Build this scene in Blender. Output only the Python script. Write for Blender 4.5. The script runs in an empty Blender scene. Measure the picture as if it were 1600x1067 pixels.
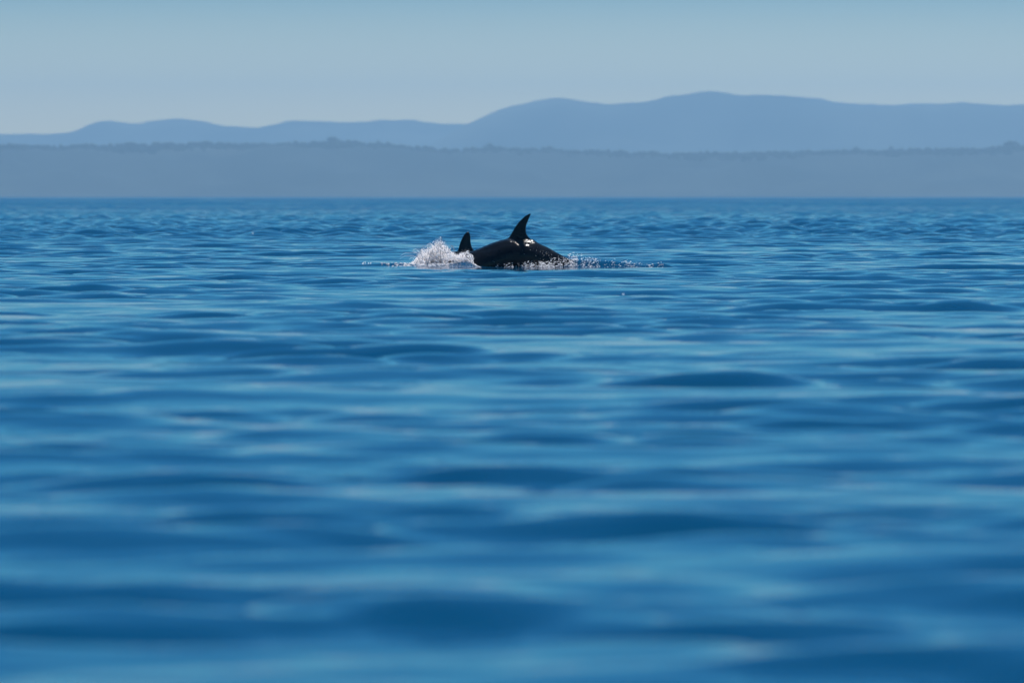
import bpy, bmesh, math, random
import numpy as np
from mathutils import Vector, Matrix, noise as mnoise
from mathutils.bvhtree import BVHTree

rng = np.random.default_rng(7)
random.seed(7)
scene = bpy.context.scene
COL = scene.collection

# ------------------------------------------------------------------ camera
CAM_H = 0.833            # the lens is held low over the water
F_PX = 8889.0            # 200 mm lens on a 36 mm frame, in pixels of a 1600 wide picture
DIST = 66.7              # metres to the big dolphin
HORIZON = 306.5
pitch = math.atan((533.5 - HORIZON) / F_PX)
cd = bpy.data.cameras.new('camera')
cam = bpy.data.objects.new('camera', cd)
COL.objects.link(cam)
scene.camera = cam
cam.location = (0, 0, CAM_H)
cam.rotation_euler = (math.pi / 2 - pitch, 0, 0)
cd.lens = 200
cd.sensor_width = 36
cd.clip_start = 0.1
cd.clip_end = 80000
cd.dof.use_dof = True
cd.dof.focus_distance = DIST
cd.dof.aperture_fstop = 4.3
cd.dof.aperture_blades = 7

def ray(px, py):
    """world direction through a pixel of the 1600x1067 picture, scaled so that y = 1"""
    u = (px - 800) / F_PX
    v = (533.5 - py) / F_PX
    c, s = math.cos(pitch), math.sin(pitch)
    y = c + s * v
    z = -s + c * v
    return Vector((u / y, 1.0, z / y))

def at(px, py, y=DIST):
    d = ray(px, py)
    return Vector((d.x * y, y, CAM_H + d.z * y))

# ------------------------------------------------------------------ sky and sun
SUN_EL, SUN_AZ = math.radians(66), math.radians(24)
SKY_STRENGTH = 0.10
world = bpy.data.worlds.new('World')
scene.world = world
world.use_nodes = True
wt = world.node_tree
wt.nodes.clear()
def N(t, kind, **kw):
    n = t.nodes.new(kind)
    for k, v in kw.items():
        setattr(n, k, v)
    return n
out = N(wt, 'ShaderNodeOutputWorld')
bg = N(wt, 'ShaderNodeBackground')
sky = N(wt, 'ShaderNodeTexSky', sky_type='NISHITA', sun_disc=False)
sky.sun_elevation = SUN_EL
sky.sun_rotation = SUN_AZ
sky.altitude = 0
sky.air_density = 1.0
sky.dust_density = 0.3
sky.ozone_density = 1.0
tint = N(wt, 'ShaderNodeMix', data_type='RGBA', blend_type='MULTIPLY')
tint.inputs[0].default_value = 1.0
# the sky deepens quickly from the pale horizon to a saturated blue, all the way round
wtc = N(wt, 'ShaderNodeTexCoord')
sep = N(wt, 'ShaderNodeSeparateXYZ')
wt.links.new(wtc.outputs['Generated'], sep.inputs[0])
sky_ramp = N(wt, 'ShaderNodeValToRGB')
er = sky_ramp.color_ramp.elements
er[0].position = 0.0; er[0].color = (2.15, 1.88, .90, 1)
er[1].position = 1.0; er[1].color = (.05, .45, .75, 1)
for pos, c in ((.014, (1.7, 1.52, .92)), (.036, (.32, .53, .62)), (.058, (.12, .56, .72)), (.095, (.04, .44, .64)), (.25, (.02, .38, .62))):
    e = er.new(pos); e.color = (*c, 1)
wt.links.new(sep.outputs['Z'], sky_ramp.inputs[0])
wt.links.new(sky_ramp.outputs[0], tint.inputs[7])
wt.links.new(sky.outputs[0], tint.inputs[6])
wt.links.new(tint.outputs[2], bg.inputs[0])
bg.inputs[1].default_value = SKY_STRENGTH
wt.links.new(bg.outputs[0], out.inputs[0])

sd = bpy.data.lights.new('sun', 'SUN')
sd.energy = 5.0
sd.angle = math.radians(0.5)
sd.color = (1.0, 0.95, 0.90)
sun = bpy.data.objects.new('sun', sd)
COL.objects.link(sun)
sun_dir = Vector((math.sin(SUN_AZ) * math.cos(SUN_EL), math.cos(SUN_AZ) * math.cos(SUN_EL), math.sin(SUN_EL)))
sun.rotation_euler = sun_dir.to_track_quat('Z', 'Y').to_euler()
sun.location = (0, 0, 30)

scene.view_settings.view_transform = 'Standard'
scene.view_settings.look = 'None'
scene.view_settings.gamma = 1
scene.view_settings.exposure = 0.22
scene.view_settings.use_curve_mapping = False
scene.render.engine = 'CYCLES'
cy = scene.cycles
cy.use_denoising = True
cy.max_bounces = 8
cy.diffuse_bounces = 5
cy.glossy_bounces = 4
cy.volume_bounces = 0
cy.transmission_bounces = 4
cy.sample_clamp_indirect = 4
cy.sample_clamp_direct = 6

# ------------------------------------------------------------------ helpers
def tag(o, label=None, category=None, group=None, kind=None):
    if label: o['label'] = label
    if category: o['category'] = category
    if group: o['group'] = group
    if kind: o['kind'] = kind
    return o

def mesh_obj(name, verts, faces, mat, parent=None, smooth=True):
    me = bpy.data.meshes.new(name)
    verts = np.asarray(verts, dtype=np.float32)
    if isinstance(faces, np.ndarray):
        n, k = faces.shape
        me.vertices.add(len(verts))
        me.vertices.foreach_set('co', verts.ravel())
        me.loops.add(n * k)
        me.loops.foreach_set('vertex_index', faces.astype(np.int32).ravel())
        me.polygons.add(n)
        me.polygons.foreach_set('loop_start', np.arange(0, n * k, k, dtype=np.int32))
        me.polygons.foreach_set('loop_total', np.full(n, k, dtype=np.int32))
        me.update(calc_edges=True)
    else:
        me.from_pydata([tuple(v) for v in verts.tolist()], [], faces)
    me.polygons.foreach_set('use_smooth', np.full(len(me.polygons), smooth))
    me.materials.append(mat)
    o = bpy.data.objects.new(name, me)
    COL.objects.link(o)
    if parent: o.parent = parent
    return o

def new_mat(name):
    m = bpy.data.materials.new(name)
    m.use_nodes = True
    m.node_tree.nodes.clear()
    return m, m.node_tree

def ico(sub=1):
    bm = bmesh.new()
    bmesh.ops.create_icosphere(bm, subdivisions=sub, radius=1)
    v = np.array([x.co[:] for x in bm.verts])
    f = np.array([[x.index for x in p.verts] for p in bm.faces])
    bm.free()
    return v, f

ICO1 = ico(1)
ICO2 = ico(2)

class Soup:
    """collects many small blobs and strands into one mesh"""
    def __init__(s):
        s.v, s.f, s.n = [], [], 0
    def add(s, v, f):
        s.v.append(v); s.f.append(f + s.n); s.n += len(v)
    def blob(s, p, r, stretch=1.0, d=None, base=ICO1):
        v = base[0] * r
        if d is not None and stretch != 1.0:
            d = np.asarray(d, float); d = d / (np.linalg.norm(d) + 1e-9)
            a = v @ d
            v = v + np.outer(a, d) * (stretch - 1)
        s.add(v + np.asarray(p), base[1])
    def strand(s, pts, rad, k=5):
        pts = np.asarray(pts, float)
        n = len(pts)
        t = np.gradient(pts, axis=0)
        t /= np.linalg.norm(t, axis=1)[:, None] + 1e-9
        up = np.array([0.1, 1.0, 0.05])
        a = np.cross(t, up); a /= np.linalg.norm(a, axis=1)[:, None] + 1e-9
        b = np.cross(t, a)
        ang = np.arange(k) * 2 * math.pi / k
        ring = pts[:, None, :] + np.asarray(rad)[:, None, None] * (np.cos(ang)[None, :, None] * a[:, None, :] + np.sin(ang)[None, :, None] * b[:, None, :])
        v = ring.reshape(-1, 3)
        f = []
        for i in range(n - 1):
            for j in range(k):
                p, q = i * k + j, i * k + (j + 1) % k
                f.append((p, q, q + k)); f.append((p, q + k, p + k))
        s.add(v, np.array(f))
    def build(s, name, mat, parent=None):
        return mesh_obj(name, np.vstack(s.v), np.vstack(s.f), mat, parent)

# ------------------------------------------------------------------ water surface
def wave_set():
    """directional wave components: (kx, ky, amplitude, phase, lateral length, depth length)"""
    comps = []
    # gentle ground swell and wind waves, coming roughly along the line of sight
    for lam, slope, spread, n in ((9.0, .004, .2, 3), (5.0, .006, .25, 4), (3.0, .011, .35, 7), (1.9, .014, .42, 10),
                                  (1.2, .036, .46, 14), (0.75, .050, .50, 16), (0.45, .038, .55, 16), (0.27, .014, .6, 10)):
        for i in range(n):
            L = lam * math.exp(rng.normal(0, .16))
            th = rng.normal(0.12, spread)
            k = 2 * math.pi / L
            amp = slope / k * math.sqrt(2.0 / n) * 1.6
            comps.append((k * math.sin(th) * .85, k * math.cos(th), amp, rng.uniform(0, 6.283), L))
    return comps
WAVES = wave_set()
# short crossed chop of the ruffled water farther out
CHOP = []
for lam, slope, n in ((3.2, .05, 9), (1.9, .11, 16), (1.15, .13, 16), (.8, .10, 12), (16, .022, 5), (30, .022, 5)):
    for i in range(n):
        L = lam * math.exp(rng.normal(0, .15)); th = rng.normal(0.1, .95 if L < 10 else .5); k = 2 * math.pi / L
        CHOP.append((k * math.sin(th), k * math.cos(th), slope / k * math.sqrt(2.0 / n), rng.uniform(0, 6.283), L))
# slowly varying patches: ripples come in groups with slick water between
PATCH = [(rng.normal(0, 1.3), rng.normal(0, 1.6), rng.uniform(0, 6.283)) for _ in range(9)]

def sm(x, a, b):
    t = np.clip((x - a) / (b - a), 0, 1)
    return t * t * (3 - 2 * t)

def px_x(px, y=DIST):
    return (px - 800) / F_PX * y

def mound(x, y, cx, cy, rx, ry, h):
    return h * np.exp(-((x - cx) / rx) ** 2 - ((y - cy) / ry) ** 2)

def water_h(x, y, dr=None, dt=None):
    x = np.asarray(x, float); y = np.asarray(y, float)
    r = np.hypot(x, y)
    z = np.zeros_like(r)
    far = sm(r, 92, 128)                                  # a breeze ruffles the water farther out
    grp = np.zeros_like(r)
    for kx, ky, ph in PATCH:
        grp = grp + np.sin(kx * x + ky * y + ph)
    grp = np.clip(.84 + .22 * grp, .35, 1.4)
    allw = [(w_, 0) for w_ in WAVES] + [(w_, 1) for w_ in CHOP]
    for (kx, ky, a, ph, L), is_chop in allw:
        arg = kx * x + ky * y + ph
        w = a * np.ones_like(r)
        if dr is not None:
            Ly = 2 * math.pi / (abs(ky) + 1e-6); Lx = 2 * math.pi / (abs(kx) + 1e-6)
            w = w * np.clip((Ly / dr - 3) / 3, 0, 1) * np.clip((Lx / dt - 3) / 3, 0, 1)
        s = np.sin(arg)
        if L < 4: s = s + 0.22 * np.cos(2 * arg) * np.where(w > 0, 1, 0)
        if is_chop: z = z + w * s * (far if L < 10 else sm(r, 350, 1100))
        elif L < 1.5: z = z + w * s * (grp * (1 - far) + 1.0 * far)
        elif L < 3: z = z + w * s * (.5 + .35 * grp + .3 * far)
        else: z = z + w * s * (.5 + 7.5 * sm(r, 240, 700))
    # calmer right round the animals, so that they sit in the water cleanly
    near = np.exp(-((x - 0.0) / 2.4) ** 2 - ((y - DIST + 1.6) / 3.0) ** 2)
    z = z * (1 - .86 * near)
    # water pushed up by the bow of the big dolphin, the splash, and the wake that trails off its tail
    z = z + mound(x, y, px_x(724), DIST - .33, .13, .14, .062)
    z = z + mound(x, y, px_x(690), DIST + .1, .45, .5, .04)
    z = z + mound(x, y, px_x(603), DIST - .05, .30, .09, .05)
    for px, h, rx in ((893, .06, .20), (925, .06, .24), (962, .05, .22), (997, .035, .2), (1034, .06, .13)):
        z = z + mound(x, y, px_x(px), DIST + .0, rx, .09, h)
    return z

def build_water(mat):
    # rows: rings round the viewer, close together where waves must be resolved
    rs = [0.005, 0.3, 0.6, 1.5, 2.5, 3.5, 4.5, 5.3, 6.0]
    r = 6.0
    R_OUT = 13000
    while r < R_OUT:
        if r < 26: d = .0036 * r
        elif r < 63.5: d = .094
        elif r < 70: d = .055
        elif r < 110: d = .11
        elif r < 600: d = .11 + (r - 110) * .0032
        elif r < 2600: d = 1.7 + (r - 600) * .007
        else: d = 15 + (r - 2600) * .06
        r += d
        rs.append(min(r, R_OUT))
    rs = np.array(rs)
    drs = np.gradient(rs)
    dense = np.linspace(-8.0, 8.0, 560)
    step = dense[1] - dense[0]
    side = []
    a, s = 8.0, step
    while a < 180:
        s = min(s * 1.16, 9)
        a += s
        if a < 178: side.append(a)
    side = np.array(side)
    th = np.radians(np.concatenate([-side[::-1], dense, side]))
    dth = np.gradient(th)
    R, T = np.meshgrid(rs, th, indexing='ij')
    X = R * np.sin(T); Y = R * np.cos(T)
    DR = np.broadcast_to(drs[:, None], R.shape)
    DT = R * dth[None, :]
    Z = water_h(X, Y, DR, DT)
    Z = Z * (1 - sm(R, 3000, 9000))
    nr, nt = R.shape
    v = np.stack([X, Y, Z], -1).reshape(-1, 3)
    i = np.arange(nr - 1)[:, None] * nt
    j = np.arange(nt)[None, :]
    j2 = (j + 1) % nt
    f = np.stack([i + j, i + nt + j, i + nt + j2, i + j2], -1).reshape(-1, 4)
    f = f[:, ::-1]
    o = mesh_obj('water', v, f.copy(), mat)
    return o

def water_material():
    m, t = new_mat('sea_water')
    o = N(t, 'ShaderNodeOutputMaterial')
    p = N(t, 'ShaderNodeBsdfPrincipled')
    p.inputs['Base Color'].default_value = (0.0002, 0.046, 0.114, 1)
    p.inputs['Roughness'].default_value = 0.06
    p.inputs['IOR'].default_value = 1.333
    geo = N(t, 'ShaderNodeNewGeometry')
    # distance of the spot from the launch the picture is taken from: the breeze begins farther out
    ln = N(t, 'ShaderNodeVectorMath', operation='LENGTH')
    t.links.new(geo.outputs['Position'], ln.inputs[0])
    def rmap(a, b, c, d):
        n = N(t, 'ShaderNodeMapRange', interpolation_type='SMOOTHSTEP')
        n.inputs[1].default_value = a; n.inputs[2].default_value = b
        n.inputs[3].default_value = c; n.inputs[4].default_value = d
        t.links.new(ln.outputs['Value'], n.inputs[0])
        return n.outputs[0]
    def noise(scale, stretch, detail=3, rough=.5):
        mp = N(t, 'ShaderNodeMapping')
        mp.inputs['Scale'].default_value = stretch
        t.links.new(geo.outputs['Position'], mp.inputs[0])
        n = N(t, 'ShaderNodeTexNoise')
        n.inputs['Scale'].default_value = scale
        n.inputs['Detail'].default_value = detail
        n.inputs['Roughness'].default_value = rough
        t.links.new(mp.outputs[0], n.inputs['Vector'])
        return n.outputs[0]
    fine = noise(4.0, (.6, 1, 1), 3)
    mid = noise(.55, (.7, 1, 1), 2, .5)
    b1 = N(t, 'ShaderNodeBump'); b1.inputs['Distance'].default_value = .010
    t.links.new(fine, b1.inputs['Height'])
    b1.inputs['Strength'].default_value = .55
    b2 = N(t, 'ShaderNodeBump'); b2.inputs['Distance'].default_value = .4
    t.links.new(mid, b2.inputs['Height'])
    t.links.new(rmap(90, 260, 0.0, 1.0), b2.inputs['Strength'])
    t.links.new(b1.outputs[0], b2.inputs['Normal'])
    b3 = N(t, 'ShaderNodeBump'); b3.inputs['Distance'].default_value = 2.0
    t.links.new(noise(.13, (.7, 1, 1), 3, .6), b3.inputs['Height'])
    t.links.new(rmap(220, 700, 0.0, 1.0), b3.inputs['Strength'])
    t.links.new(b2.outputs[0], b3.inputs['Normal'])
    t.links.new(b3.outputs[0], p.inputs['Normal'])
    t.links.new(rmap(90, 700, .04, .12), p.inputs['Roughness'])
    # ruffled water mirrors less at a low angle than slick water: its small faces tilt and hide one another,
    # so more of the body colour of the sea shows (a rough sea never mirrors more than about half)
    df = N(t, 'ShaderNodeBsdfDiffuse'); df.inputs[0].default_value = (0.0002, 0.070, 0.178, 1)
    mx = N(t, 'ShaderNodeMixShader')
    # the breeze comes in long patches
    wp = N(t, 'ShaderNodeMapRange'); wp.inputs[1].default_value = .34; wp.inputs[2].default_value = .66
    wp.inputs[3].default_value = .45; wp.inputs[4].default_value = 1.35
    t.links.new(noise(.022, (.8, .45, 1), 5, .7), wp.inputs[0])
    wm = N(t, 'ShaderNodeMath', operation='MULTIPLY')
    t.links.new(rmap(92, 380, 0.0, .58), wm.inputs[0]); t.links.new(wp.outputs[0], wm.inputs[1])
    t.links.new(wm.outputs[0], mx.inputs[0])
    t.links.new(p.outputs[0], mx.inputs[1]); t.links.new(df.outputs[0], mx.inputs[2])
    t.links.new(mx.outputs[0], o.inputs[0])
    return m

# ------------------------------------------------------------------ land
def terrain_mat(name, c1, c2, scale, rough=1.0):
    m, t = new_mat(name)
    o = N(t, 'ShaderNodeOutputMaterial')
    p = N(t, 'ShaderNodeBsdfPrincipled')
    geo = N(t, 'ShaderNodeNewGeometry')
    n = N(t, 'ShaderNodeTexNoise'); n.inputs['Scale'].default_value = scale; n.inputs['Detail'].default_value = 6
    t.links.new(geo.outputs['Position'], n.inputs['Vector'])
    r = N(t, 'ShaderNodeValToRGB')
    r.color_ramp.elements[0].position = .35; r.color_ramp.elements[0].color = (*c1, 1)
    r.color_ramp.elements[1].position = .68; r.color_ramp.elements[1].color = (*c2, 1)
    t.links.new(n.outputs[0], r.inputs[0])
    t.links.new(r.outputs[0], p.inputs['Base Color'])
    p.inputs['Roughness'].default_value = rough
    p.inputs['Specular IOR Level'].default_value = .1
    t.links.new(p.outputs[0], o.inputs[0])
    return m

FAR = [(-900, 190), (-600, 176), (-400, 196), (-200, 190), (-60, 205), (0, 208), (50, 206), (100, 206), (120, 200), (150, 186), (172, 183), (195, 188), (215, 190), (250, 184), (280, 182),
       (320, 185), (350, 193), (400, 196), (430, 193), (462, 184), (500, 188), (550, 190), (600, 185), (650, 184), (690, 190),
       (730, 190), (750, 183), (780, 168), (810, 160), (850, 152), (880, 150), (920, 157), (960, 162), (1000, 158), (1050, 150),
       (1090, 142), (1112, 140), (1150, 147), (1200, 145), (1240, 146), (1290, 155), (1350, 161), (1400, 160), (1450, 157),
       (1500, 156), (1550, 160), (1600, 160), (1700, 166), (1900, 150), (2200, 175), (2500, 190)]
NEAR = [(-900, 236), (-400, 232), (0, 229), (100, 231), (200, 228), (300, 226), (400, 228), (500, 225), (530, 224), (600, 228), (650, 233), (700, 235), (750, 234),
        (800, 235), (860, 236), (950, 240), (1050, 242), (1150, 242), (1250, 240), (1350, 238), (1450, 236), (1500, 236),
        (1560, 232), (1600, 230), (1750, 233), (2000, 238), (2500, 236)]

def crest(pts, px):
    xs, ys = zip(*pts)
    return np.interp(px, xs, ys)

def smooth_line(a, k):
    ker = np.hanning(k + 2)[1:-1]; ker /= ker.sum()
    return np.convolve(np.pad(a, k // 2, mode='edge'), ker, mode='valid')[:len(a)]

def build_ridge(name, pts, Y, depth, mat, nx, ny, jag, front, back, rugged=2.2):
    """a hill range: a real 3-D relief whose skyline follows the crest, slope in front and behind"""
    px = np.linspace(-900, 2500, nx)
    cr = smooth_line(crest(pts, px), 5) + np.array([mnoise.fractal(Vector((q / 38.0, Y * .01, 0)), 1.0, 2.0, 4) for q in px]) * rugged
    X = (px - 800) / F_PX * Y
    Zc = CAM_H + (HORIZON - cr) / F_PX * Y
    s = np.linspace(-1, 1, ny)                     # -1 shore side foot, 0 crest, 1 far foot
    V = np.zeros((ny, nx, 3))
    for i, t in enumerate(s):
        if t < 0:
            prof = (1 + t) ** front
            yy = Y + t * depth
        else:
            prof = (1 - t) ** 1.3
            yy = Y + t * depth * back
        V[i, :, 0] = X
        for j in range(nx):
            n = mnoise.fractal(Vector((X[j] / jag, yy / jag, 3.1)), .9, 2.1, 5)
            off = n * Zc[j] * .34 * math.sin(math.pi * min(1, prof)) if t != 0 else 0
            V[i, j, 2] = max(-0.5, Zc[j] * prof + off) if abs(t) < 1 else -0.5
            V[i, j, 1] = yy + (mnoise.noise(Vector((X[j] / (jag * 1.7), 9.0, t))) * depth * .12)
    i = np.arange(ny - 1)[:, None] * nx; j = np.arange(nx - 1)[None, :]
    f = np.stack([i + j, i + j + 1, i + nx + j + 1, i + nx + j], -1).reshape(-1, 4)
    return mesh_obj(name, V.reshape(-1, 3), f.copy(), mat), px, X, Zc

Y_NEAR, Y_FAR = 9200.0, 16000.0
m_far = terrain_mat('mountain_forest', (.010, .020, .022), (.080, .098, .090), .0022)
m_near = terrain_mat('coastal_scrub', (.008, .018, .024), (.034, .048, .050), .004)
m_tree = terrain_mat('tree_foliage', (.014, .025, .028), (.020, .031, .034), .02)
m_bark = terrain_mat('tree_bark', (.08, .06, .045), (.13, .10, .08), .5)
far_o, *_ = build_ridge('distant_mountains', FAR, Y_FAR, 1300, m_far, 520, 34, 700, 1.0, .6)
MASSIF = [(p, q + (0.8 if p >= 760 else 0)) for p, q in FAR if p >= 740]
MASSIF = [(-900, 320), (640, 320), (660, 236), (690, 214), (715, 200), (735, 190.5), (750, 183)] + MASSIF
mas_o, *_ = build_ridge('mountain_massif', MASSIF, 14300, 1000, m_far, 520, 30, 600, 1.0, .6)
tag(mas_o, 'higher blue mountain massif filling the right half of the skyline', kind='structure')
tag(far_o, 'long pale blue mountain range rising behind the low wooded shore', kind='structure')
TREE_H = 13.0
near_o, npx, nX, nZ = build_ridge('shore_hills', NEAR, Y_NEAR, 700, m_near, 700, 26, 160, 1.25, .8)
near_o.location.z = 0
tag(near_o, 'low darker blue wooded shore stretching across the far side of the water', kind='structure')

def crown_mesh(seed, conic):
    """lumpy crown of leaf clumps, unit height 1 starting at z 0"""
    r = np.random.default_rng(seed)
    s = Soup()
    for k in range(16):
        h = r.uniform(.12, .95)
        w = (.30 * (1 - h) + .05) if conic else .34 * math.sin(math.pi * min(1, .2 + .75 * h))
        a = r.uniform(0, 6.28)
        p = (math.cos(a) * w * r.uniform(.2, 1), math.sin(a) * w * r.uniform(.2, 1), h)
        s.blob(p, r.uniform(.07, .16), 1.0, None)
    return np.vstack(s.v), np.vstack(s.f)

crowns = [crown_mesh(i, i % 2 == 0) for i in range(5)]
def build_forest():
    s = Soup()
    tx = nX
    # belts of trees over the crest, the face of the hill and the shore
    for belt, n in ((0.0, 1500), (-.05, 700), (.04, 500)):
        for i in range(n):
            px = rng.uniform(-250, 1850)
            X = (px - 800) / F_PX * Y_NEAR
            zc = float(np.interp(px, npx, nZ))
            t = belt + rng.normal(0, .02)
            prof = (1 - abs(t)) ** 1.25
            hgt = rng.uniform(7, 13) * (1.25 if rng.random() < .06 else 1)
            v, f = crowns[rng.integers(5)]
            wide = hgt * rng.uniform(1.0, 1.9)
            vv = v * np.array([wide, wide, hgt])
            s.add(vv + np.array([X, Y_NEAR + t * 700, zc * prof - hgt * .55]), f)
    o = s.build('forest', m_tree)
    tag(o, 'unbroken dark wood covering the low shore hills', kind='stuff')
build_forest()

def build_tree(px, top_py, label, width):
    zc = float(np.interp(px, npx, nZ))
    X = (px - 800) / F_PX * Y_NEAR
    ztop = CAM_H + (HORIZON - top_py) / F_PX * Y_NEAR
    h = ztop - zc + 6
    e = bpy.data.objects.new('tree', None)
    COL.objects.link(e)
    e.location = (X, Y_NEAR - 4, zc - 6)
    tag(e, label, 'tree', 'tall trees standing above the wooded skyline')
    s = Soup()
    s.strand([(0, 0, 0), (.1 * width / 10, 0, h * .4), (0, .1, h * .8)], [.55, .4, .15], 7)
    for k in range(5):
        a = k * 1.26; z0 = h * (.35 + .08 * k)
        s.strand([(0, 0, z0), (math.cos(a) * width * .22, math.sin(a) * width * .22, z0 + h * .12)], [.22, .08], 5)
    s.build('trunk', m_bark, e)
    c = Soup()
    for k in range(90):
        q = rng.random()
        w = width * .5 * math.sin(math.pi * (.15 + .8 * q)) ** .7
        a = rng.uniform(0, 6.28); rr = math.sqrt(rng.random())
        c.blob((math.cos(a) * w * rr, math.sin(a) * w * rr, h * (.38 + .6 * q)), rng.uniform(.5, 1.3) * width / 14, 1, None)
    c.build('crown', m_tree, e)
for px, py, lab, w in ((521, 215, 'tallest tree on the wooded shore, left of the middle of the skyline', 24),
                       (548, 221, 'small rounded tree on the skyline just right of the tallest one', 12),
                       (591, 220, 'slim tree above the wood, left one of a close pair', 10),
                       (606, 222, 'slim tree above the wood, right one of a close pair', 11),
                       (764, 225, 'broad tree on the skyline below the foot of the mountain slope', 20),
                       (858, 229, 'low rounded tree on the skyline almost above the big dolphin', 16),
                       (1337, 230, 'small tree breaking the skyline right of the mountain summit', 14),
                       (1392, 229, 'pointed tree on the skyline well right of the summit', 12),
                       (1580, 222, 'broad high tree on the skyline at the right edge', 30)):
    build_tree(px, py, lab, w)

# haze: pale air between the camera and the far shore
m, t = new_mat('hazy_air')
o = N(t, 'ShaderNodeOutputMaterial')
pv = N(t, 'ShaderNodeVolumePrincipled')
pv.inputs['Color'].default_value = (0.405, 0.71, 1.0, 1)
pv.inputs['Density'].default_value = 0.00012
pv.inputs['Anisotropy'].default_value = 0.4
t.links.new(pv.outputs[0], o.inputs['Volume'])
x, y0, y1, z0, z1 = 13800, -13800, 17500, -1.5, 345
hv = [(sx * x, yy, zz) for zz in (z0, z1) for yy in (y0, y1) for sx in (-1, 1)]
hf = [(0, 2, 3, 1), (4, 5, 7, 6), (0, 1, 5, 4), (2, 6, 7, 3), (0, 4, 6, 2), (1, 3, 7, 5)]
hz = mesh_obj('haze', hv, hf, m, smooth=False)
tag(hz, 'pale blue haze lying over the water and far hills', kind='stuff')

# ------------------------------------------------------------------ the sea
water_o = build_water(water_material())
tag(water_o, 'calm deep blue sea with long smooth ripples', kind='structure')

# ------------------------------------------------------------------ dolphins
def skin_material():
    m, t = new_mat('wet_dolphin_skin')
    o = N(t, 'ShaderNodeOutputMaterial')
    p = N(t, 'ShaderNodeBsdfPrincipled')
    tc = N(t, 'ShaderNodeNewGeometry')
    n = N(t, 'ShaderNodeTexNoise'); n.inputs['Scale'].default_value = 6; n.inputs['Detail'].default_value = 5
    t.links.new(tc.outputs['Position'], n.inputs['Vector'])
    r = N(t, 'ShaderNodeValToRGB')
    r.color_ramp.elements[0].position = .3; r.color_ramp.elements[0].color = (.005, .0055, .007, 1)
    r.color_ramp.elements[1].position = .75; r.color_ramp.elements[1].color = (.012, .0125, .015, 1)
    t.links.new(n.outputs[0], r.inputs[0])
    t.links.new(r.outputs[0], p.inputs['Base Color'])
    p.inputs['Roughness'].default_value = .15
    p.inputs['IOR'].default_value = 1.36
    # thin runs of water on the skin
    b = N(t, 'ShaderNodeTexNoise'); b.inputs['Scale'].default_value = 24; b.inputs['Detail'].default_value = 3
    mp = N(t, 'ShaderNodeMapping'); mp.inputs['Scale'].default_value = (.7, 1, 1)
    t.links.new(tc.outputs['Position'], mp.inputs[0]); t.links.new(mp.outputs[0], b.inputs['Vector'])
    bp = N(t, 'ShaderNodeBump'); bp.inputs['Distance'].default_value = .02; bp.inputs['Strength'].default_value = .5
    pn = N(t, 'ShaderNodeTexNoise'); pn.inputs['Scale'].default_value = 5.5; pn.inputs['Detail'].default_value = 1
    t.links.new(tc.outputs['Position'], pn.inputs['Vector'])
    pr = N(t, 'ShaderNodeMapRange', interpolation_type='SMOOTHSTEP')     # the runs of water come in patches, smooth skin between
    pr.inputs[1].default_value = .42; pr.inputs[2].default_value = .60; pr.inputs[3].default_value = .06; pr.inputs[4].default_value = .85
    t.links.new(pn.outputs[0], pr.inputs[0]); t.links.new(pr.outputs[0], bp.inputs['Strength'])
    t.links.new(b.outputs[0], bp.inputs['Height']); t.links.new(bp.outputs[0], p.inputs['Normal'])
    t.links.new(p.outputs[0], o.inputs[0])
    return m
m_skin = skin_material()

def catmull(pts, n):
    pts = np.asarray(pts, float)
    out = []
    P = np.vstack([2 * pts[0] - pts[1], pts, 2 * pts[-1] - pts[-2]])
    for i in range(1, len(P) - 2):
        for k in range(n):
            t = k / n
            a, b, c, d = P[i - 1], P[i], P[i + 1], P[i + 2]
            out.append(.5 * ((2 * b) + (-a + c) * t + (2 * a - 5 * b + 4 * c - d) * t * t + (-a + 3 * b - 3 * c + d) * t ** 3))
    out.append(P[-2])
    return np.array(out)

def plate(outline, thick, plane, loc=(0, 0, 0), taper=None):
    """closed foil: outline in 2-D, thickest in its middle, for fins and flukes.
    plane 'xz' gives an upright fin, 'xy' a level one"""
    pts = catmull(outline + [outline[0]], 6)[:-1]
    c = pts.mean(axis=0)
    rings = []
    for s, th in ((1.0, 0.12), (.93, .45), (.75, .8), (.5, 1.0), (.2, 1.0)):
        q = c + (pts - c) * s
        rings.append((q, th))
    verts = []; faces = []
    n = len(pts)
    def put(q, h):
        k = len(verts)
        for a, b in q:
            hh = h * (taper(a, b) if taper else 1)
            verts.append((a + loc[0], hh + loc[1], b + loc[2]) if plane == 'xz' else (a + loc[0], b + loc[1], hh + loc[2]))
        return k
    for sgn in (1, -1):
        ids = [put(q, sgn * th * thick / 2) for q, th in rings]
        for u, w in zip(ids, ids[1:]):
            for j in range(n):
                jj = (j + 1) % n
                fc = (u + j, u + jj, w + jj, w + j)
                faces.append(fc if sgn > 0 else fc[::-1])
        faces.append(tuple(range(ids[-1], ids[-1] + n)) if sgn > 0 else tuple(range(ids[-1] + n - 1, ids[-1] - 1, -1)))
        if sgn == 1: top0 = ids[0]
        else:
            for j in range(n):
                jj = (j + 1) % n
                faces.append((top0 + jj, top0 + j, ids[0] + j, ids[0] + jj))
    return verts, faces

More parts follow.
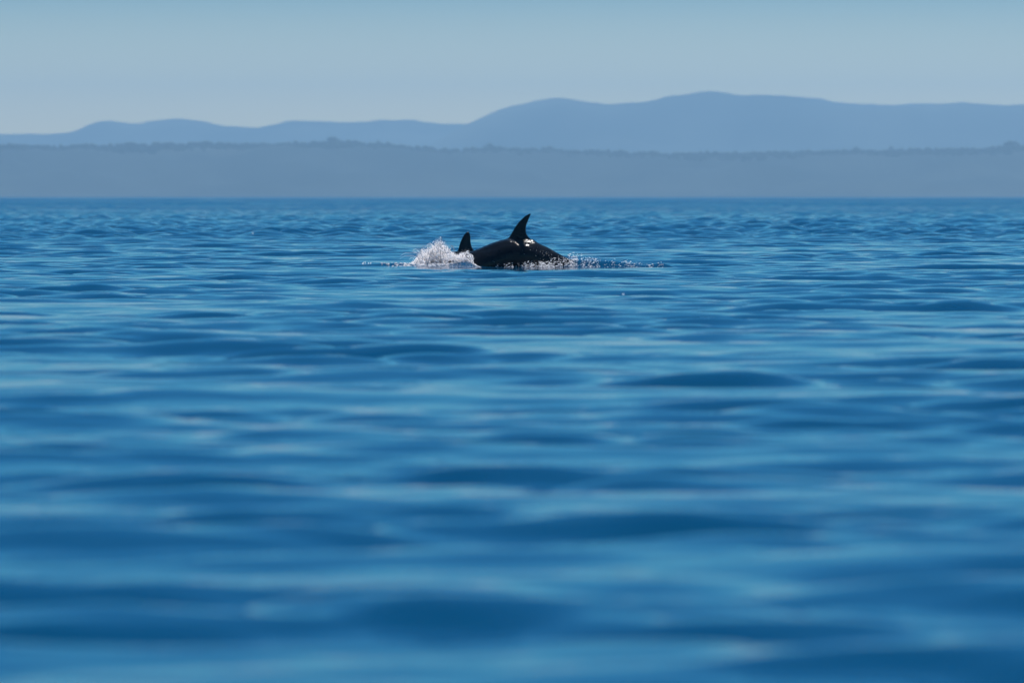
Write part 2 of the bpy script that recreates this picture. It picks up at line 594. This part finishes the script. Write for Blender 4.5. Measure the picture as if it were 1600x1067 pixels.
def build_dolphin(name, Y, spine, fin, label, yaw=0):
    """spine: list of (px, py of the back line, half height, half width) from snout to tail stock;
    fin: outline of the dorsal fin in pixels. Everything is set in metres at depth Y."""
    k = Y / F_PX
    S = catmull([((px - 800) * k, at(px, py, Y).z - hh, hh, hw) for px, py, hh, hw in spine], 8)
    ns = 28
    V, Fc = [], []
    tg = np.gradient(S[:, :2], axis=0); tg /= np.linalg.norm(tg, axis=1)[:, None]
    for i, (x, z, hh, hw) in enumerate(S):
        nx_, nz_ = -tg[i, 1], tg[i, 0]
        for j in range(ns):
            a = 2 * math.pi * j / ns
            ca, sa = math.cos(a), math.sin(a)
            keel = 1.0 + (.05 if sa > .9 else 0)
            sz = sa if sa < .35 else .35 + (sa - .35) * 1.0          # the upper flank slopes like a roof up to the fin
            hy = ca if sa < .35 else math.copysign(min(abs(ca), abs(ca)) ** 1.25, ca)
            V.append((x + nx_ * sz * hh * keel, Y + hy * hw, z + nz_ * sz * hh * keel))
    n = len(S)
    for i in range(n - 1):
        for j in range(ns):
            jj = (j + 1) % ns
            Fc.append((i * ns + j, i * ns + jj, (i + 1) * ns + jj, (i + 1) * ns + j))
    Fc.append(tuple(range(ns))[::-1]); Fc.append(tuple((n - 1) * ns + j for j in range(ns)))
    parts = [(V, Fc)]
    # dorsal fin
    fz = [(p.x, p.z) for p in (at(a, b, Y) for a, b in fin)]
    zmax = max(z for _, z in fz); zmin = min(z for _, z in fz)
    parts.append(plate(fz, .060, 'xz', (0, Y, 0), lambda a, b: .40 + .8 * (1 - (b - zmin) / (zmax - zmin)) ** 1.5 + .7 * (1 - (b - zmin) / (zmax - zmin)) ** 6))
    # pectoral fins
    L = S[-1, 0] - S[0, 0]
    i0 = int(n * .30)
    for sgn in (-1, 1):
        ol = [(0, 0), (.10, 0), (.17, .10 * 1), (.27, .26), (.25, .30), (.14, .24), (.03, .12)]
        v, f = plate(ol, .035, 'xy')
        v = [(S[i0, 0] + a, Y + sgn * (b + S[i0, 3] * .75), S[i0, 1] - S[i0, 2] * .45 - b * .5 + c) for a, b, c in v]
        if sgn < 0: f = [q[::-1] for q in f]
        parts.append((v, f))
    # flukes
    x, z = S[-1, 0], S[-1, 1]
    ol = [(-.05, 0), (-.01, .05), (.09, .16), (.21, .27), (.24, .26), (.19, .14), (.15, .03), (.13, 0), (.15, -.03), (.19, -.14), (.24, -.26), (.21, -.27), (.09, -.16), (-.01, -.05)]
    v, f = plate(ol, .04, 'xy')
    dz = tg[-1, 1] / max(.2, tg[-1, 0])
    parts.append(([(x + a, Y + b, z + c + a * dz) for a, b, c in v], f))
    allv, allf, off = [], [], 0
    for v, f in parts:
        allv += list(v); allf += [tuple(q + off for q in g) for g in f]; off += len(v)
    o = mesh_obj(name, allv, allf, m_skin)
    bm = bmesh.new(); bm.from_mesh(o.data)
    bmesh.ops.recalc_face_normals(bm, faces=bm.faces); bm.to_mesh(o.data); bm.free()
    rm = o.modifiers.new('r', 'REMESH'); rm.mode = 'VOXEL'; rm.voxel_size = .009; rm.use_smooth_shade = True
    smd = o.modifiers.new('s', 'SMOOTH'); smd.factor = .5; smd.iterations = 12
    dg = bpy.context.evaluated_depsgraph_get()
    me = bpy.data.meshes.new_from_object(o.evaluated_get(dg))
    o.modifiers.clear(); o.data = me
    me.materials.clear(); me.materials.append(m_skin)
    me.polygons.foreach_set('use_smooth', np.full(len(me.polygons), True))
    # origin at the animal's waterline
    c = Vector((S[n // 2, 0], Y, 0))
    me.transform(Matrix.Translation(-c)); o.location = c
    tag(o, label, 'dolphin', 'dolphins surfacing side by side')
    return o

big = build_dolphin('dolphin', DIST,
    [(640, 470, .020, .022), (655, 455, .035, .04), (668, 440, .055, .06), (680, 424, .11, .11), (700, 412, .155, .14), (720, 402, .19, .17), (735, 396.5, .205, .185),
     (754, 389.5, .215, .195), (770, 383, .22, .20), (787, 376.5, .22, .20), (805, 373, .215, .195), (822, 375, .205, .185), (836, 380.5, .19, .17),
     (850, 386.5, .165, .14), (866, 395, .13, .11), (878, 401, .11, .085), (895, 407.5, .09, .065), (916, 413, .075, .05), (940, 419, .06, .04), (965, 426, .05, .03), (988, 434, .04, .024), (1006, 444, .03, .02)],
    [(776, 386), (788, 376.5), (795, 370.5), (799, 364), (803.5, 356), (808, 349.5), (813.5, 343), (819, 338), (825, 334.3), (829, 333), (830, 335), (828, 339), (825.3, 345),
     (823, 351), (822, 357), (822.2, 363), (824, 368.5), (828, 373.5), (836, 378.5), (852, 389), (825, 396), (800, 394)],
    'larger glossy black dolphin with a tall hooked fin and arched back clear of the water')
small = build_dolphin('dolphin', DIST + 1.1,
    [(590, 478, .018, .02), (603, 462, .03, .035), (614, 447, .05, .055), (626, 430, .09, .09), (645, 417, .13, .12), (665, 409, .16, .15), (685, 402, .175, .165),
     (700, 397.5, .18, .17), (715, 393.5, .18, .17), (730, 393, .175, .165), (745, 396.5, .16, .145), (762, 402, .14, .12), (780, 411, .11, .09), (800, 424, .08, .06),
     (825, 440, .05, .035), (845, 456, .035, .022)],
    [(711, 400), (715, 392.5), (717, 384), (719.5, 376.5), (722.5, 370), (726, 364.5), (729, 361.5), (732, 361), (734.5, 363.5), (735.3, 368), (735.6, 374),
     (736.3, 381), (738.5, 388), (744, 396), (740, 404), (718, 404)],
    'smaller dolphin behind the spray with only its short blunt fin showing')

dg = bpy.context.evaluated_depsgraph_get()
def bvh(o):
    mw = o.matrix_world if o.matrix_world.translation.length else Matrix.Translation(o.location)
    mw = Matrix.Translation(o.location)
    return BVHTree.FromPolygons([mw @ v.co for v in o.data.vertices], [p.vertices[:] for p in o.data.polygons])
bvh_big = bvh(big)
def on_big(px, py):
    d = ray(px, py).normalized()
    h = bvh_big.ray_cast(Vector((0, 0, CAM_H)), d)
    return (h[0], h[1]) if h[0] else (None, None)

# ------------------------------------------------------------------ foam and spray
def foam_material(name, base, trans, rough):
    m, t = new_mat(name)
    o = N(t, 'ShaderNodeOutputMaterial')
    p = N(t, 'ShaderNodeBsdfPrincipled')
    p.inputs['Base Color'].default_value = (*base, 1)
    p.inputs['Roughness'].default_value = rough
    p.inputs['IOR'].default_value = 1.33
    tr = N(t, 'ShaderNodeBsdfTranslucent'); tr.inputs[0].default_value = tuple(c * trans for c in base) + (1,)
    mx = N(t, 'ShaderNodeAddShader')
    t.links.new(p.outputs[0], mx.inputs[0]); t.links.new(tr.outputs[0], mx.inputs[1])
    t.links.new(mx.outputs[0], o.inputs[0])
    return m
m_foam = foam_material('white_foam', (.80, .78, .77), .44, .25)
def drop_material():
    m, t = new_mat('water_drops')
    o = N(t, 'ShaderNodeOutputMaterial')
    p = N(t, 'ShaderNodeBsdfPrincipled')
    p.inputs['Base Color'].default_value = (.80, .80, .82, 1)
    p.inputs['Roughness'].default_value = .08
    p.inputs['IOR'].default_value = 1.33
    p.inputs['Transmission Weight'].default_value = .8
    t.links.new(p.outputs[0], o.inputs[0])
    return m
m_drop = drop_material()
K = DIST / F_PX

ENV = [(632, 1), (640, 5), (648, 12), (655, 20), (659, 31), (663, 27), (668, 29), (675, 35), (682, 42), (687, 45), (692, 40), (699, 32), (706, 24), (713, 19), (722, 23), (732, 26), (740, 17), (745, 5)]
def env(px):
    xs, ys = zip(*ENV)
    return np.interp(px, xs, ys) * K
def build_splash():
    s = Soup()
    Y0 = DIST + .25
    # boiling foot of the splash: clotted lumps
    for i in range(1300):
        px = rng.triangular(634, 680, 742)
        e = float(env(px))
        z = e * .84 * rng.random() ** 1.35
        y = Y0 + rng.normal(0, .10)
        r = rng.uniform(.006, .019) * (1 - .5 * z / (e + .01))
        s.blob((px_x(px), y, z + .005), r, rng.uniform(1, 1.8), (rng.normal(-.3, .5), rng.normal(0, .3), 1))
    # thrown drops, thinning out upward
    for i in range(2400):
        px = rng.triangular(634, 684, 744) + rng.normal(0, 1.5)
        e = float(env(px))
        z = e * rng.random() ** .75 * (.90 + .08 * abs(rng.normal()))
        y = Y0 + rng.normal(0, .12)
        r = .0012 + .0045 * rng.random() ** 2.5
        s.blob((px_x(px), y, z + .004), r, rng.uniform(1, 2.4), (rng.normal(-.3, .4), rng.normal(0, .2), 1))
    # fine mist between the drops
    for i in range(3200):
        px = rng.triangular(632, 688, 748) + rng.normal(0, 3)
        z = float(env(px)) * rng.random() ** .8 * (.95 + .12 * abs(rng.normal()))
        s.blob((px_x(px), Y0 + rng.normal(0, .14), z + .004), rng.uniform(.0006, .0017))
    # strands and curled sheets of water
    for i in range(70):
        px = rng.triangular(640, 682, 738)
        e = float(env(px))
        vx = rng.normal(-.16, .14) if px < 700 else rng.normal(.03, .12)
        hgt = e * rng.uniform(.45, .92)
        n = 12
        tt = np.linspace(0, rng.uniform(1.0, 1.6), n)
        x = px_x(px) - vx * .15 + vx * tt * .5 + rng.normal(0, .006, n)
        z = hgt * (1 - (1 - tt) ** 2) + rng.normal(0, .004, n)
        y = Y0 + rng.normal(0, .09) + rng.normal(0, .03) * tt
        r0 = rng.uniform(.002, .0055)
        s.strand(np.stack([x, y, z], -1), r0 * (1 - .75 * np.abs(tt / tt[-1])) * rng.uniform(.6, 1.5, n), 5)
    # clots of foam over the head of the big dolphin and the root of the small fin
    for i in range(520):
        px = rng.normal(720, 12)
        if px > 741: continue
        z = rng.triangular(0, .10, float(env(px)) * .95)
        s.blob((px_x(px), DIST - .27 + rng.normal(0, .05), z + .01), rng.uniform(.002, .009), rng.uniform(1, 2.2), (rng.normal(), rng.normal(0, .3), rng.normal()))
    # flat skirt of foam on the water
    for i in range(500):
        px = rng.uniform(630, 745) if rng.random() < .8 else rng.uniform(596, 640)
        y = Y0 + rng.normal(-.2, .22)
        x = px_x(px)
        z = float(water_h(x, y))
        s.blob((x, y, z + .002), rng.uniform(.003, .009), 2.5, (1, rng.normal(0, .4), 0))
    o = s.build('splash', m_foam)
    w = Soup()
    for i in range(420):
        px = rng.triangular(632, 684, 740) + rng.normal(0, 2)
        e = float(env(px))
        z = e * rng.random() ** .7 * (.88 + .10 * abs(rng.normal()))
        w.blob((px_x(px), Y0 - .05 + rng.normal(0, .13), z + .004), rng.uniform(.002, .008), rng.uniform(1, 2.2), (rng.normal(-.3, .5), 0, 1))
    for i in range(8):
        px = rng.triangular(645, 684, 735); e = float(env(px)); vx = rng.normal(-.12, .15)
        tt = np.linspace(0, rng.uniform(1, 1.7), 12)
        w.strand(np.stack([px_x(px) + vx * tt * .5 + rng.normal(0, .005, 12), np.full(12, Y0 - .1 + rng.normal(0, .08)), e * rng.uniform(.6, 1.1) * (1 - (1 - tt) ** 2)], -1),
                 rng.uniform(.003, .007) * rng.uniform(.5, 1.5, 12), 6)
    wd = w.build('clear_drops', m_drop, o); wd['kind'] = 'stuff'
    tag(o, 'burst of white spray thrown up left of the small dorsal fin', 'splash', kind='stuff')
    return o
build_splash()

def scatter_drops(name, n, sampler, mat, label, cat, kind=None):
    s = Soup()
    for i in range(n):
        q = sampler()
        if q is None: continue
        p, r, st, d = q
        s.blob(p, r, st, d)
    o = s.build(name, mat)
    tag(o, label, cat, kind=kind)
    return o

# drops beading and running along the back of the big dolphin (seen from the front side, spread over the curve)
def beads():
    px = 800 + rng.normal(58, 20)
    py = float(np.interp(px, [740, 790, 836, 866, 885], [398, 380, 384, 398, 407])) + abs(rng.normal(0, 7)) + 1
    if rng.random() < .15: px = rng.uniform(745, 880); py = rng.uniform(385, 415)
    p, n = on_big(px, py)
    if p is None: return None
    return (np.array(p + n * .001), rng.uniform(.0010, .0032), rng.uniform(1, 2), (rng.normal(), 0, rng.normal() - .5))
scatter_drops('skin_droplets', 50, beads, m_foam, 'bright beads of water running off the back of the larger dolphin', 'water drops', 'stuff')

# churned, glinting water that pours off the tail
def churn():
    q = rng.random()
    px = rng.normal(862, 36) if q < .55 else (rng.normal(912, 24) if q < .83 else rng.uniform(930, 1042))
    if px < 775 or mnoise.noise(Vector((px * .11, 4.2, 0))) < -.12 + rng.normal(0, .15): return None
    y = DIST - .22 + rng.normal(0, .07) + (.15 if px > 880 else -.02)
    x = px_x(px)
    h = float(water_h(x, y))
    top = float(np.interp(px, [800, 850, 875, 900, 960, 1045], [.045, .07, .11, .085, .03, .012]))
    return ((x, y, h + abs(rng.normal(0, .45)) * top), (.0007 + .0048 * rng.random() ** 2.2) * (1 if px < 905 else .85), rng.uniform(1, 4.5), (1, rng.normal(0, .2), rng.normal(0, .25)))
scatter_drops('wake_foam', 1800, churn, m_foam, 'line of glinting broken water trailing right from the larger dolphin', 'foam', 'stuff')

# white rim of water sliding down the front of the big dolphin
def rim():
    s = Soup()
    pts = []
    for px, py in ((730, 404), (733, 407), (737, 411), (742, 414.2), (747, 416.8), (752, 418.6)):
        p, n = on_big(px, py)
        if p is None: p = at(px, py, DIST - .2)
        p = p + Vector((0, -.02, 0))
        for q in np.linspace(DIST - 1.2, p.y, 120):       # or where the heaped water stands in front of it
            w = at(px, py, float(q))
            if w.z < float(water_h(w.x, w.y)) + .004:
                p = w + Vector((0, -.004, .004)); break
        pts.append(p)
    c = catmull([tuple(p) for p in pts], 6)
    q = np.linspace(0, 1, len(c))
    s.strand(c, .0075 * np.sin(math.pi * (.12 + .8 * q)) * (1 + .25 * np.sin(q * 23)), 7)
    o = s.build('foam_rim', m_foam)
    tag(o, 'thin white curl of water along the front edge of the larger dolphin', 'foam')
rim()

# small separate splash far to the left of the spray
def little(px0, py0, w, h, n, label, Y=DIST, size=1.0):
    s = Soup()
    for i in range(n):
        a = rng.uniform(-1, 1)
        px = px0 + a * w / 2
        x = px_x(px, Y)
        z = max(0.0, at(px0, py0, Y).z) + abs(rng.normal(0, .45)) * h * K * (1 if rng.random() < .5 else abs(a))
        s.blob((x, Y + rng.normal(0, .03), z), rng.uniform(.003, .008) * size, rng.uniform(1, 2.2), (rng.normal(0, .4), 0, 1))
    o = s.build('splash', m_foam)
    tag(o, label, 'splash', kind='stuff')
little(572, 417, 15, 8, 60, 'tiny isolated splash of drops out to the left of the main spray', DIST + .1)
little(395, 365.5, 5, 7, 16, 'single small fleck of spray on the darker water far left', 112, .6)
little(395, 418, 4, 2, 10, 'small white fleck on the smooth water left of the tiny splash', DIST, .6)
little(975, 470, 5, 2, 8, 'small pale fleck floating on the water below the dolphins', 48, .45)
little(221, 661, 4, 2, 8, 'pale out of focus fleck floating on the near water at left', 21, .30)
